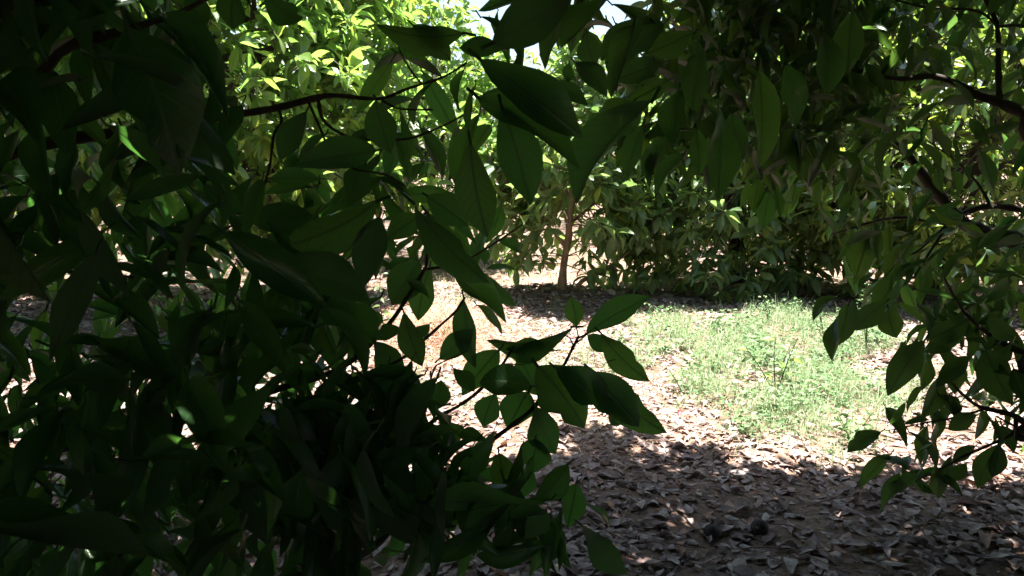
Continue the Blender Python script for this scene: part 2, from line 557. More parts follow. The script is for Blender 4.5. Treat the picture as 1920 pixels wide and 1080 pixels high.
def make_tree(base, crown_c, crown_r, n_clumps, label, mat, leaf_size=0.17, trunk_r=0.09, zmin=0.4, n_limbs=11, group=None, bark='bark',
              droop=0.45, seed=0, trunk_path=None, limbs=True, keep=None, per=(7, 11), hollow=0.5, wanted=300, skirt=0.0):
    rs = np.random.RandomState(seed)
    base = np.array([base[0], base[1], float(gz(base[0], base[1])) - 0.03])
    c, r = np.array(crown_c, float), np.array(crown_r, float)
    t = empty('avocado_tree', base, label, 'tree', group)
    if trunk_path is None:
        top = c + np.array([0, 0, 0.15 * r[2]])
        trunk_path = [base, base + (top - base) * 0.3 + rs.randn(3) * [0.06, 0.06, 0], base + (top - base) * 0.65 + rs.randn(3) * [0.1, 0.1, 0], top]
    tp = np.array(trunk_path, float)
    rad = np.linspace(trunk_r, trunk_r * 0.42, len(tp)); rad[0] *= 1.8
    curved_tube('trunk', tp, rad, 10, M[bark], t, 6, 0.04)
    # limbs
    tsm, _ = smooth_path(tp, rad, 6)
    limb_pts = [tsm[len(tsm) // 3:]]
    for i in range(n_limbs):
        a = 2 * math.pi * (i + rs.rand() * 0.7) / n_limbs * 2.4
        el = rs.uniform(-0.35, 0.9)
        end = c + r * 0.72 * np.array([math.cos(a) * math.cos(el), math.sin(a) * math.cos(el), math.sin(el)])
        end[2] = max(end[2], zmin + 0.15)
        s = tsm[rs.randint(len(tsm) // 4, int(len(tsm) * 0.9))]
        mid = (s + end) / 2 + rs.randn(3) * 0.12 + np.array([0, 0, 0.18])
        p, q = smooth_path([s, (s + mid) / 2 + rs.randn(3) * 0.05, mid, (mid + end) / 2 + rs.randn(3) * 0.08, end], np.linspace(trunk_r * 0.42, 0.010, 5), 4)
        v, tt = tube_arrays(p, q, 6)
        link('branch', mesh_np('branch', v, tt, None, M[bark]), t)
        limb_pts.append(p)
    LP = np.vstack(limb_pts)
    # clumps
    pts = []
    while len(pts) < n_clumps:
        u = norm(rs.randn(3)); k = rs.uniform(hollow, 1.0) ** 0.7
        lump = 1 + 0.14 * math.sin(5 * u[0] + seed) + 0.12 * math.sin(4 * u[1] + 2 * u[2] + seed)
        p = c + r * u * k * lump * np.array([1 - skirt * u[2], 1 - skirt * u[2], 1])
        if p[2] < zmin + 0.15 * rs.rand():
            continue
        if keep is not None and not keep(p, rs):
            continue
        pts.append(p)
    pts = np.array(pts)
    ax = norm((pts - c) / r) + np.array([0, 0, 0.25]) + 0.4 * rs.randn(len(pts), 3)
    lv = Leaves()
    whorls(lv, pts, ax, per[0], per[1], leaf_size, droop, rs)
    tw = Tubes()
    for p, a in zip(pts, norm(ax)):
        dd = np.linalg.norm(LP - p, axis=1)
        q = LP[np.argmin(dd)]
        if dd.min() > 1.6:
            q = p - a * 0.5
        m = (p + q) / 2 - a * 0.05 + rs.randn(3) * 0.04
        tw.add([q, m, p], [0.008, 0.006, 0.0035], 3)
    o = link('twigs', tw.mesh('twigs', M[bark]), t)
    o['kind'] = 'stuff'
    TREES.append((t, lv, mat, wanted))
    return t, lv


# young tree with the slim leaning trunk
tb = ground_at(1052, 566)
d8 = tb[1]
young, young_lv = make_tree(
    (tb[0], tb[1]), (0.72, d8 + 0.15, 1.45), (1.2, 1.0, 1.25), 420,
    'small young avocado tree with slim leaning brown trunk at the edge of the clearing', 'young', 0.20, 0.044, 0.22, 8, None, 'bark_brown',
    0.55, 21, skirt=0.35, trunk_path=[tb + [0, 0, -0.03], tb + [0.02, 0, 0.35], tb + [0.07, 0.0, 0.72], tb + [0.10, 0, 1.1], tb + [0.06, 0, 1.6], tb + [0.1, 0, 2.1]],
    keep=lambda p, rs: not (0.30 < p[0] < 0.78 and p[1] < d8 and p[2] < 1.35 and rs.rand() < 0.80) and (p[2] > 0.75 or rs.rand() < 0.8))
sm2 = tb + np.array([0.12, 0.02, -0.02])
curved_tube('trunk', [sm2, sm2 + [0.03, 0, 0.1], sm2 + [0.10, 0, 0.24], sm2 + [0.30, 0, 0.34], sm2 + [0.62, 0.1, 0.55]], [0.034, 0.030, 0.026, 0.02, 0.012], 7, M['bark_brown'], young)

make_tree((-2.3, 8.1), (-3.0, 7.8, 2.9), (2.2, 1.9, 2.4), 1900, 'tall sunlit avocado tree glowing yellow-green behind the thin arching twigs', 'bright', 0.195, 0.10, 0.6, 12, None,
          'bark', 0.35, 31, per=(8, 12), skirt=0.25)
make_tree((2.9, 9.9), (2.6, 9.1, 1.35), (1.65, 1.4, 1.9), 950, 'low bushy avocado tree with glossy lit leaf tips beside the slim-trunked young tree', 'young', 0.20, 0.085, 0.05, 10, None,
          'bark', 0.5, 41, skirt=0.4)
make_tree((5.0, 8.9), (4.8, 8.5, 2.0), (2.2, 1.7, 2.3), 1500, 'yellow-green avocado tree seen through the crooked dark limbs beyond the grass', 'yellow', 0.18, 0.10, 0.12, 11, None,
          'bark', 0.4, 51, skirt=0.25)
make_tree((-5.6, 8.4), (-5.6, 8.6, 2.6), (2.4, 2.0, 2.5), 800, 'lit avocado tree glimpsed through gaps in the darkest leaves', 'far', 0.18, 0.10, 0.6, 9, None, 'bark', 0.4, 61, per=(6, 9))

FAR = [((-1.2, 11.7), 1.55, 1.75, 'bright sunlit orchard tree farther back between the glowing tree and the slim-trunked one'),
       ((3.9, 15.0), 2.3, 2.3, 'far orchard tree rising behind the low bushy tree'),
       ((6.9, 14.6), 3.0, 2.7, 'far orchard tree showing behind the yellow-green one beyond the grass'),
       ((-3.6, 12.9), 2.6, 3.0, 'tall far orchard tree behind the glowing yellow-green tree'),
       ((-8.6, 14.2), 3.0, 2.8, 'far orchard tree at the darkest corner beyond the lit ground'),
       ((1.0, 20.5), 2.6, 2.1, 'farthest orchard tree in the gap below the bright sky'),
       ((10.8, 15.5), 3.2, 3.0, 'far orchard tree at the end of the row beyond the crooked limbs'),
       ((6.0, 21.0), 3.2, 3.1, 'last-row orchard tree behind the row beyond the grass'),
       ((-5.0, 21.5), 3.4, 3.3, 'last-row orchard tree behind the tall far one'),
       ((-11.5, 20.0), 3.3, 3.2, 'last-row orchard tree in the gaps at the dark edge')]
for i, ((x, y), rr, hz, lab) in enumerate(FAR):
    make_tree((x, y), (x, y, hz * 0.98 + 0.35), (rr * 1.15, rr * 0.95, hz * 1.05), 450, lab, 'bright' if i == 0 else 'far', 0.23, 0.10, 0.3 if i == 0 else 0.05, 6, 'far orchard trees', 'bark', 0.35, 70 + i, per=(6, 9), wanted=150 if i == 0 else 60)

# ------------------------------------------------------------------ the two near trees that frame the view
LT = empty('avocado_tree', (-2.5, 0.5, gz(-2.5, 0.5)), 'shaded avocado tree in front, its broad dark leaves on bare arching twigs hiding the litter', 'tree')
RT = empty('avocado_tree', (3.9, 2.4, gz(3.9, 2.4)), 'shaded avocado tree with a drooping leaf curtain and crooked dark limbs above the grass patch', 'tree')
curved_tube('trunk', [(-2.5, 0.5, -0.05), (-2.45, 0.5, 0.7), (-2.3, 0.55, 1.5), (-2.2, 0.6, 2.4), (-2.0, 0.8, 3.4), (-1.8, 1.0, 4.2)], [0.17, 0.12, 0.11, 0.10, 0.07, 0.05], 12, M['bark'], LT)
curved_tube('trunk', [(3.9, 2.4, -0.05), (3.85, 2.4, 0.6), (3.8, 2.45, 1.3), (3.6, 2.5, 2.2), (3.4, 2.6, 3.2), (3.2, 2.8, 4.2)], [0.18, 0.13, 0.12, 0.11, 0.08, 0.05], 12, M['bark'], RT)


def px_branch(tree, pts, name='branch', sides=7, start=None):
    """pts: (px, py, depth, thickness in pixels)"""
    p = [P(a, b, d) for a, b, d, w in pts]
    r = [w / 2 * d / F for a, b, d, w in pts]
    if start is not None:
        p = [np.array(start[:3], float)] + p
        r = [start[3]] + r
    return curved_tube(name, p, r, sides, M['bark'], tree, 5, 0.11)


# limbs and twigs of the near tree on the dark side
px_branch(LT, [(-300, 330, 1.9, 26), (120, 262, 1.75, 22), (300, 240, 1.7, 18), (430, 217, 1.7, 15), (520, 202, 1.7, 13), (590, 184, 1.7, 12), (630, 179, 1.7, 9), (712, 185, 1.7, 7),
               (765, 166, 1.68, 6), (830, 145, 1.66, 5), (875, 118, 1.62, 4)], start=(-2.3, 0.55, 1.5, 0.04))
px_branch(LT, [(522, 202, 1.7, 7), (528, 228, 1.7, 6), (514, 252, 1.69, 6), (506, 310, 1.68, 5), (493, 356, 1.67, 4)], 'twig', 5)
px_branch(LT, [(577, 188, 1.7, 6), (600, 240, 1.69, 5), (618, 278, 1.68, 5), (660, 315, 1.67, 4), (722, 327, 1.66, 4), (760, 350, 1.64, 3)], 'twig', 5)
px_branch(LT, [(596, 184, 1.7, 8), (608, 228, 1.7, 7), (655, 258, 1.69, 6), (700, 262, 1.68, 5), (765, 260, 1.66, 5), (830, 236, 1.62, 4), (870, 215, 1.58, 4)], 'twig', 5)
px_branch(LT, [(716, 188, 1.7, 5), (750, 204, 1.69, 4), (812, 206, 1.66, 4)], 'twig', 5)
px_branch(LT, [(742, 66, 1.66, 3), (752, 100, 1.67, 3), (773, 136, 1.68, 4), (790, 156, 1.68, 4)], 'twig', 5)
px_branch(LT, [(-250, 150, 1.3, 26), (150, 76, 1.2, 18), (250, 52, 1.15, 14), (340, 22, 1.12, 10), (420, -20, 1.1, 8)], start=(-2.25, 0.6, 2.0, 0.04))
px_branch(LT, [(-200, 470, 1.3, 20), (0, 548, 1.4, 12), (120, 510, 1.5, 8), (250, 520, 1.6, 6)], start=(-2.4, 0.5, 1.1, 0.035))
px_branch(LT, [(-200, 900, 1.5, 22), (300, 800, 1.7, 16), (520, 730, 1.8, 12), (640, 690, 1.85, 10), (722, 616, 1.9, 9), (765, 556, 1.92, 8), (797, 503, 1.95, 7), (801, 476, 1.95, 5), (812, 430, 1.96, 4)], start=(-2.4, 0.5, 0.8, 0.035))
px_branch(LT, [(796, 505, 1.95, 5), (830, 500, 1.95, 5), (866, 490, 1.97, 4), (892, 478, 2.0, 4), (940, 448, 2.05, 4), (978, 422, 2.1, 3)], 'twig', 5)
px_branch(LT, [(640, 720, 1.8, 9), (740, 680, 1.82, 7), (786, 645, 1.84, 6), (822, 613, 1.86, 6), (856, 582, 1.88, 5), (872, 558, 1.9, 4)], 'twig', 5)
px_branch(LT, [(-100, 1180, 1.3, 24), (400, 1120, 1.5, 20), (660, 1050, 1.65, 16), (760, 962, 1.72, 13), (862, 870, 1.8, 10), (920, 827, 1.83, 9), (995, 770, 1.87, 9), (1019, 736, 1.88, 9), (1039, 714, 1.9, 7),
               (1060, 680, 1.9, 6), (1076, 648, 1.92, 6), (1085, 630, 1.92, 4)], start=(-2.45, 0.5, 0.45, 0.035))
px_branch(LT, [(1084, 632, 1.92, 3), (1081, 612, 1.92, 2)], 'twig', 4)
px_branch(LT, [(1077, 646, 1.92, 3), (1092, 634, 1.92, 3), (1100, 627, 1.92, 2)], 'twig', 4)
px_branch(LT, [(1075, 648, 1.92, 3), (1068, 634, 1.92, 2), (1056, 629, 1.92, 2), (1043, 628, 1.93, 2)], 'twig', 4)
px_branch(LT, [(1020, 735, 1.88, 5), (1045, 728, 1.87, 4), (1080, 715, 1.86, 3), (1112, 697, 1.86, 2)], 'twig', 4)
px_branch(LT, [(1128, 690, 1.86, 2), (1140, 678, 1.87, 2), (1168, 671, 1.88, 2)], 'twig', 4)
px_branch(LT, [(640, 900, 1.75, 12), (740, 850, 1.78, 9), (815, 787, 1.82, 8), (862, 760, 1.85, 6), (901, 730, 1.87, 6), (939, 687, 1.9, 5), (957, 660, 1.9, 4), (963, 650, 1.9, 3)], 'branch', 6)
px_branch(LT, [(790, 790, 1.8, 5), (800, 740, 1.82, 4), (814, 692, 1.84, 4), (826, 681, 1.85, 3), (850, 670, 1.86, 3), (880, 656, 1.88, 2)], 'twig', 5)
px_branch(LT, [(940, 686, 1.9, 3), (958, 683, 1.9, 2), (985, 684, 1.9, 2)], 'twig', 4)

# limbs of the near tree above the grass
px_branch(RT, [(2050, 260, 2.5, 26), (1920, 212, 2.55, 23), (1868, 190, 2.6, 20), (1830, 178, 2.6, 17), (1790, 155, 2.62, 14), (1745, 143, 2.65, 13), (1690, 148, 2.65, 10), (1640, 140, 2.65, 7), (1560, 120, 2.65, 5)], start=(3.7, 2.45, 1.8, 0.06))
px_branch(RT, [(1874, 190, 2.6, 12), (1872, 120, 2.62, 10), (1870, 52, 2.62, 9), (1850, 0, 2.62, 8), (1820, -60, 2.62, 6)])
px_branch(RT, [(1871, 50, 2.62, 6), (1910, 48, 2.62, 6), (1960, 60, 2.6, 6)], 'twig', 5)
px_branch(RT, [(1871, 48, 2.62, 5), (1830, 20, 2.63, 5), (1740, 14, 2.66, 5), (1680, 0, 2.7, 4)], 'twig', 5)
px_branch(RT, [(2060, 500, 3.0, 34), (1920, 455, 3.05, 30), (1840, 434, 3.1, 28), (1800, 414, 3.1, 26), (1765, 372, 3.12, 24), (1735, 335, 3.15, 20), (1690, 280, 3.2, 14), (1600, 220, 3.3, 9)], start=(3.75, 2.45, 1.2, 0.06))
px_branch(RT, [(1790, 408, 3.1, 12), (1845, 388, 3.1, 11), (1910, 392, 3.05, 12), (1990, 410, 3.0, 13)])
px_branch(RT, [(1778, 420, 3.1, 7), (1735, 414, 3.1, 5), (1690, 408, 3.12, 6), (1640, 415, 3.15, 5), (1560, 440, 3.2, 4)], 'twig', 5)
px_branch(RT, [(1772, 424, 3.1, 5), (1740, 455, 3.1, 5), (1705, 478, 3.1, 4), (1645, 482, 3.1, 3)], 'twig', 5)
px_branch(RT, [(1775, 425, 3.1, 6), (1745, 470, 3.08, 5), (1712, 522, 3.05, 4)], 'twig', 5)
px_branch(RT, [(1860, 390, 3.08, 7), (1830, 340, 3.1, 5), (1790, 300, 3.1, 4), (1740, 265, 3.1, 3)], 'twig', 5)
px_branch(RT, [(2050, 700, 2.3, 18), (1920, 662, 2.4, 12), (1862, 632, 2.45, 9), (1820, 598, 2.5, 7), (1792, 562, 2.5, 5), (1770, 520, 2.5, 4)], start=(3.8, 2.45, 0.9, 0.03))
px_branch(RT, [(2040, 830, 2.3, 18), (1925, 792, 2.35, 13), (1898, 778, 2.38, 11), (1850, 766, 2.4, 8), (1828, 758, 2.4, 7), (1798, 733, 2.4, 5), (1770, 700, 2.4, 4)], start=(3.85, 2.4, 0.6, 0.03))
px_branch(RT, [(1905, 784, 2.37, 9), (1900, 812, 2.36, 8), (1858, 833, 2.36, 6), (1815, 852, 2.36, 5), (1762, 879, 2.36, 4), (1716, 902, 2.36, 3)], 'twig', 5)
px_branch(RT, [(1850, 766, 2.4, 5), (1795, 782, 2.4, 4), (1750, 790, 2.4, 4), (1700, 800, 2.4, 3), (1660, 808, 2.4, 2)], 'twig', 5)
px_branch(RT, [(1905, 800, 2.37, 5), (1885, 790, 2.37, 4), (1868, 780, 2.38, 3)], 'twig', 4)

# single leaves one can point at in the photograph: base px, tip px, width px, depth, side seen (1 = upper, -1 = under), shape number
HL = [
    (872, 62, 704, 46, 50, 1.50, -1, 5), (772, 46, 846, 114, 44, 1.55, -1, 0), (943, 93, 860, 90, 36, 1.45, 1, 0), (922, 82, 1070, -2, 80, 1.40, -1, 9),
    (1150, -15, 1050, 92, 36, 1.45, 1, 4), (1086, -40, 1022, 132, 42, 1.5, -1, 0), (1100, 62, 1116, 124, 44, 1.6, -1, 2), (1068, 117, 1065, 154, 20, 1.7, -1, 0),
    (1078, 117, 1139, 182, 40, 1.6, -1, 1), (1044, 150, 1102, 198, 30, 1.7, -1, 2), (900, 112, 1093, 258, 78, 1.35, 1, 5), (896, 184, 1087, 318, 66, 1.42, 1, 1),
    (940, 200, 995, 386, 78, 1.40, -1, 0), (882, 266, 914, 446, 70, 1.38, -1, 2), (1226, 188, 1080, 386, 62, 1.6, -1, 8), (1186, 192, 1117, 240, 42, 1.65, 1, 6),
    (1205, 200, 1146, 262, 38, 1.7, -1, 2), (1207, 234, 1176, 334, 36, 1.7, -1, 0), (1230, 282, 1213, 338, 19, 1.75, -1, 0), (1252, 255, 1219, 358, 28, 1.75, -1, 1),
    (1190, 262, 1156, 315, 26, 1.8, -1, 7), (1345, 178, 1345, 375, 46, 1.7, 1, 2), (1284, 288, 1228, 374, 24, 1.8, -1, 1), (1420, 128, 1421, 318, 46, 1.75, 1, 0),
    (1423, 335, 1412, 398, 28, 2.2, 1, 9), (1452, 355, 1463, 408, 21, 2.2, -1, 0), (1443, 358, 1429, 430, 32, 2.2, -1, 9), (1207, 34, 1125, 113, 54, 1.75, -1, 5),
    (1246, 44, 1168, 117, 40, 1.8, -1, 3), (1190, 46, 1146, 186, 15, 1.7, -1, 4), (1246, 118, 1152, 152, 42, 1.85, -1, 0), (1255, 150, 1180, 190, 40, 1.85, 1, 2),
    (1300, 60, 1215, 100, 48, 1.9, -1, 0), (1320, 90, 1300, 210, 50, 1.8, -1, 3), (1275, 170, 1262, 280, 44, 1.75, 1, 1), (1370, 210, 1395, 300, 34, 1.9, -1, 2),
    (1305, 240, 1310, 330, 34, 1.85, -1, 0), (1475, 120, 1490, 240, 44, 1.9, 1, 3), (1540, 60, 1550, 180, 48, 1.9, -1, 1), (1600, 20, 1590, 140, 52, 1.95, 1, 0),
    (240, 50, 335, 332, 135, 0.95, 1, 3), (268, 60, 442, 330, 74, 1.05, -1, 5), (305, 25, 402, 160, 42, 1.0, 1, 4), (345, -15, 379, 57, 48, 1.2, -1, 0),
    (440, -25, 437, 56, 48, 1.5, -1, 2), (492, -12, 563, 40, 46, 1.5, -1, 3), (575, 208, 524, 301, 44, 1.66, -1, 2), (704, 188, 732, 288, 56, 1.6, -1, 0),
    (706, 282, 551, 312, 58, 1.62, -1, 1), (600, 336, 504, 336, 34, 1.7, 1, 0), (684, 308, 656, 378, 52, 1.7, -1, 2), (455, 401, 587, 404, 54, 1.5, -1, 0),
    (709, 376, 508, 466, 72, 1.55, -1, 3), (712, 406, 682, 541, 60, 1.55, -1, 0), (498, 500, 696, 566, 74, 1.5, -1, 1), (600, 545, 660, 610, 62, 1.75, -1, 2),
    (640, 568, 705, 645, 62, 1.8, -1, 0), (752, 617, 696, 638, 28, 1.8, 1, 3), (757, 585, 792, 688, 44, 1.75, -1, 2), (775, 378, 918, 530, 58, 1.5, -1, 7),
    (800, 368, 878, 425, 56, 1.55, -1, 0), (790, 404, 723, 450, 44, 1.85, -1, 0), (800, 398, 882, 512, 58, 1.8, -1, 2), (822, 441, 780, 446, 17, 1.9, 1, 3),
    (788, 488, 735, 573, 62, 1.95, -1, 0), (806, 500, 784, 602, 46, 2.0, -1, 2), (764, 527, 806, 560, 16, 1.9, 1, 4), (770, 486, 721, 507, 17, 2.0, -1, 0),
    (848, 508, 950, 607, 42, 1.85, 1, 4), (870, 558, 892, 690, 40, 1.9, -1, 0), (893, 572, 941, 629, 16, 1.95, 1, 0), (917, 519, 967, 575, 23, 2.1, -1, 5),
    (966, 506, 906, 507, 11, 2.1, 1, 0), (905, 462, 909, 498, 18, 2.1, -1, 0), (934, 450, 980, 477, 20, 2.05, 1, 6), (806, 607, 774, 632, 24, 1.9, -1, 0),
    (823, 674, 888, 616, 42, 1.86, -1, 2), (936, 656, 866, 742, 54, 1.88, -1, 0), (1074, 613, 911, 637, 35, 1.92, -1, 1), (1042, 657, 948, 655, 30, 1.95, -1, 2),
    (1081, 612, 1071, 556, 34, 1.92, -1, 2), (1099, 627, 1222, 556, 44, 1.9, -1, 0), (1101, 628, 1140, 661, 30, 1.95, -1, 0), (1126, 624, 1218, 715, 48, 1.88, -1, 7),
    (1008, 686, 1096, 804, 88, 1.84, 1, 3), (1112, 695, 1251, 812, 60, 1.84, -1, 7), (1106, 697, 1198, 801, 64, 1.82, 1, 0), (1042, 690, 1152, 778, 60, 1.82, 1, 3),
    (1139, 768, 1162, 798, 25, 1.9, -1, 0), (996, 724, 898, 718, 56, 1.80, 1, 6), (990, 735, 952, 806, 62, 1.86, -1, 0), (930, 738, 905, 800, 46, 1.9, -1, 2),
    (1013, 742, 972, 663, 46, 1.95, -1, 0), (1003, 762, 1042, 852, 58, 1.83, -1, 2), (1004, 822, 996, 888, 58, 1.85, -1, 0), (815, 772, 827, 712, 38, 1.8, -1, 2),
    (612, 706, 687, 760, 22, 1.5, 1, 4), (704, 902, 785, 838, 54, 1.45, 1, 3), (640, 854, 706, 894, 16, 1.45, 1, 4), (705, 916, 760, 968, 18, 1.4, 1, 6),
    (760, 906, 864, 908, 16, 1.55, 1, 6), (797, 942, 1034, 946, 36, 1.45, -1, 2), (955, 968, 1027, 966, 24, 1.5, 1, 6), (1030, 965, 985, 1010, 40, 1.5, -1, 0),
    (1080, 906, 1062, 992, 44, 1.75, -1, 0), (1100, 946, 1144, 988, 12, 1.8, 1, 5), (1090, 985, 1176, 1078, 48, 1.55, -1, 2), (876, 886, 911, 917, 13, 1.7, 1, 0),
    (388, 867, 530, 860, 24, 1.2, 1, 6), (566, 880, 562, 972, 66, 1.2, 1, 8), (540, 655, 590, 660, 22, 1.6, 1, 3), (700, 640, 760, 700, 46, 1.85, -1, 2),
    (720, 690, 790, 745, 44, 1.75, -1, 0), (850, 690, 890, 735, 30, 1.8, 1, 2), (870, 800, 800, 845, 46, 1.75, -1, 0), (905, 830, 880, 900, 52, 1.7, -1, 2), (935, 850, 950, 940, 48, 1.68, -1, 0),
    (1065, 870, 1000, 940, 46, 1.7, -1, 1), (770, 745, 700, 770, 34, 1.7, 1, 0), (860, 815, 915, 828, 24, 1.75, 1, 6),
]
HR = [
    (1734, 638, 1664, 743, 48, 2.4, -1, 0), (1783, 657, 1733, 661, 16, 2.4, 1, 3), (1848, 656, 1899, 760, 56, 2.35, -1, 0), (1816, 666, 1754, 727, 32, 2.38, 1, 2),
    (1762, 706, 1727, 786, 34, 2.4, -1, 1), (1734, 724, 1701, 774, 12, 2.42, -1, 0), (1700, 768, 1669, 783, 22, 2.42, -1, 2), (1602, 562, 1552, 656, 36, 2.5, -1, 0),
    (1592, 570, 1560, 678, 17, 2.5, 1, 4), (1572, 555, 1524, 602, 18, 2.5, 1, 6), (1665, 578, 1681, 634, 40, 2.5, -1, 2), (1819, 597, 1738, 637, 40, 2.42, -1, 0),
    (1782, 563, 1832, 570, 15, 2.5, 1, 3), (1652, 810, 1588, 849, 30, 2.35, 1, 3), (1676, 797, 1655, 822, 19, 2.4, -1, 0), (1671, 851, 1612, 916, 26, 2.36, -1, 0),
    (1872, 832, 1832, 916, 34, 2.36, -1, 2), (1874, 834, 1860, 896, 30, 2.34, -1, 0), (1829, 836, 1786, 868, 22, 2.36, -1, 0), (1753, 870, 1759, 935, 28, 2.36, 1, 2),
    (1722, 890, 1650, 962, 26, 2.34, -1, 1), (1772, 795, 1743, 817, 18, 2.4, 1, 0), (1725, 792, 1701, 816, 22, 2.4, 1, 2), (1832, 778, 1778, 806, 30, 2.38, -1, 0),
    (1878, 796, 1901, 849, 26, 2.36, -1, 2), (1852, 788, 1829, 822, 26, 2.37, -1, 0), (1660, 566, 1600, 620, 40, 2.55, -1, 2), (1690, 500, 1640, 600, 40, 2.7, 1, 0),
    (1630, 440, 1605, 520, 44, 2.8, -1, 1), (1700, 690, 1690, 640, 22, 2.45, -1, 0), (1905, 640, 1850, 600, 34, 2.4, -1, 2), (1800, 680, 1790, 740, 34, 2.4, -1, 0),
    (1760, 740, 1800, 790, 26, 2.4, -1, 1), (1900, 690, 1925, 760, 34, 2.35, 1, 0), (1790, 620, 1740, 660, 34, 2.42, -1, 2), (1812, 870, 1785, 905, 24, 2.36, 1, 0),
]


def hero(lv, rows):
    for (bx, by, tx, ty, w, d, side, k) in rows:
        if lv is right_lv and math.hypot(tx - bx, ty - by) < 42:
            continue
        tip_d = d + rng.uniform(-0.05, 0.05)
        b, t = P(bx, by, d), P(tx, ty, tip_d)
        L = np.linalg.norm(t - b)
        y = (t - b) / L
        view = norm((b + t) / 2 - CAM)
        nrm = -view * side
        nrm = norm(nrm - (nrm @ y) * y)
        app = w * d / F
        app *= 1.1
        full = max(app * 1.06, min(L * 0.42, app * 2.2))
        ang = math.acos(min(1, app / full))
        if side > 0:       # upper side seen: tip the face skywards
            ang *= 1 if np.cross(y, nrm)[2] > 0 else -1
        else:
            ang *= 1 if rng.rand() < 0.5 else -1
        x = np.cross(y, nrm)
        nn = nrm * math.cos(ang) + x * math.sin(ang)
        lv.add(b, y, nn, L, full, k)


def interp_rows(rows, y):
    ys = np.array([r[0] for r in rows], float)
    return [np.interp(y, ys, np.array([r[i] for r in rows], float)) for i in range(1, len(rows[0]))]


LROWS = [(-80, 320, 390), (60, 340, 400), (180, 370, 420), (300, 420, 500), (420, 440, 580), (540, 470, 640), (660, 560, 720), (780, 610, 770), (880, 640, 810), (960, 570, 790), (1040, 520, 740), (1120, 500, 720)]
RROWS = [(-80, 1150, 1260, 1.0), (60, 1190, 1290, 1.0), (180, 1220, 1290, 1.0), (290, 1290, 1350, 0.95), (350, 1390, 1500, 0.5), (420, 1480, 1600, 0.3), (500, 1560, 1660, 0.24), (560, 1600, 1680, 0.24),
         (620, 1660, 1740, 0.3), (700, 1740, 1800, 0.22), (780, 1800, 1870, 0.18), (860, 1880, 1940, 0.1), (1000, 1940, 2000, 0.0)]


def fill(lv, n, xr, yr, dr, dens, size, rs, up_share=0.4):
    got = 0
    tries = 0
    while got < n and tries < 40:
        tries += 1
        px = rs.uniform(*xr, 4000); py = rs.uniform(*yr, 4000)
        d = rs.uniform(*dr, 4000)
        ok = rs.rand(4000) < dens(px, py, d)
        px, py, d = px[ok], py[ok], d[ok]
        if got + len(px) > n:
            px, py, d = px[:n - got], py[:n - got], d[:n - got]
        got += len(px)
        m = len(px)
        if m == 0:
            continue
        c = CAM + d[:, None] * (FWD + ((px - 960) / F)[:, None] * RIGHT + ((540 - py) / F)[:, None] * UP)
        az = rs.uniform(0, 6.283, m)
        dr_ = np.stack([np.cos(az), np.sin(az), rs.uniform(-2.2, 0.0, m)], 1)
        dr_ = norm(dr_)
        nn = np.array([[0, 0, 1.0]]) + 0.6 * rs.randn(m, 3)
        l = size * rs.uniform(0.7, 1.25, m)
        lv.add(c - dr_ * l[:, None] * 0.5, dr_, nn, l, l * rs.uniform(0.22, 0.34, m), rs.randint(0, 10, m))


def dens_left(px, py, d):
    a, b = interp_rows(LROWS, py)
    t = np.clip((b - px) / (b - a), 0, 1)
    lump = 0.55 + 0.45 * np.sin(px * 0.021 + 1.3) * np.sin(py * 0.027 + 0.5)
    # gaps through which the lit ground shows
    gap = np.zeros_like(px)
    for (x, y, rx, ry, s) in ((70, 590, 110, 45, .95), (30, 740, 70, 45, .95), (215, 570, 45, 60, .95), (320, 550, 60, 40, .8), (150, 440, 60, 40, .8), (430, 830, 70, 55, .8), (450, 920, 60, 60, .75),
                              (60, 210, 70, 70, .6), (170, 190, 60, 50, .6), (600, 790, 60, 40, .6), (700, 960, 120, 80, .6), (120, 960, 140, 90, .55), (640, 1040, 100, 60, .6)):
        gap = np.maximum(gap, s * np.exp(-(((px - x) / rx) ** 2 + ((py - y) / ry) ** 2)))
    return t * (0.35 + 0.65 * lump) * (1 - gap)


def dens_right(px, py, d):
    a, b, k = interp_rows(RROWS, py)
    t = np.clip((px - a) / (b - a), 0, 1)
    thin = np.where((px > 1640) & (py < 420), 0.36, 1.0)
    return t * k * thin


left_lv, right_lv = Leaves(), Leaves()
hero(left_lv, HL)
hero(right_lv, HR)
rs = np.random.RandomState(5)
fill(left_lv, 720, (-120, 830), (-80, 1130), (1.15, 2.4), dens_left, 0.155, rs)
fill(left_lv, 800, (-260, 700), (-120, 1130), (2.2, 3.4), lambda a, b, d: dens_left(a + 110, b, d), 0.18, rs)
fill(left_lv, 24, (-160, 520), (-80, 1130), (0.85, 1.1), lambda a, b, d: dens_left(a + 90, b, d), 0.17, rs)
fill(right_lv, 1100, (1130, 1990), (-80, 1000), (2.5, 3.7), dens_right, 0.145, rs)


def sprays(lv, rows):
    for (x, y, rx, ry, n, dr, size) in rows:
        fill(lv, n, (x - rx, x + rx), (y - ry, y + ry), dr, lambda a, b, d: (((a - x) / rx) ** 2 + ((b - y) / ry) ** 2 < 1) * 1.0, size, rs)


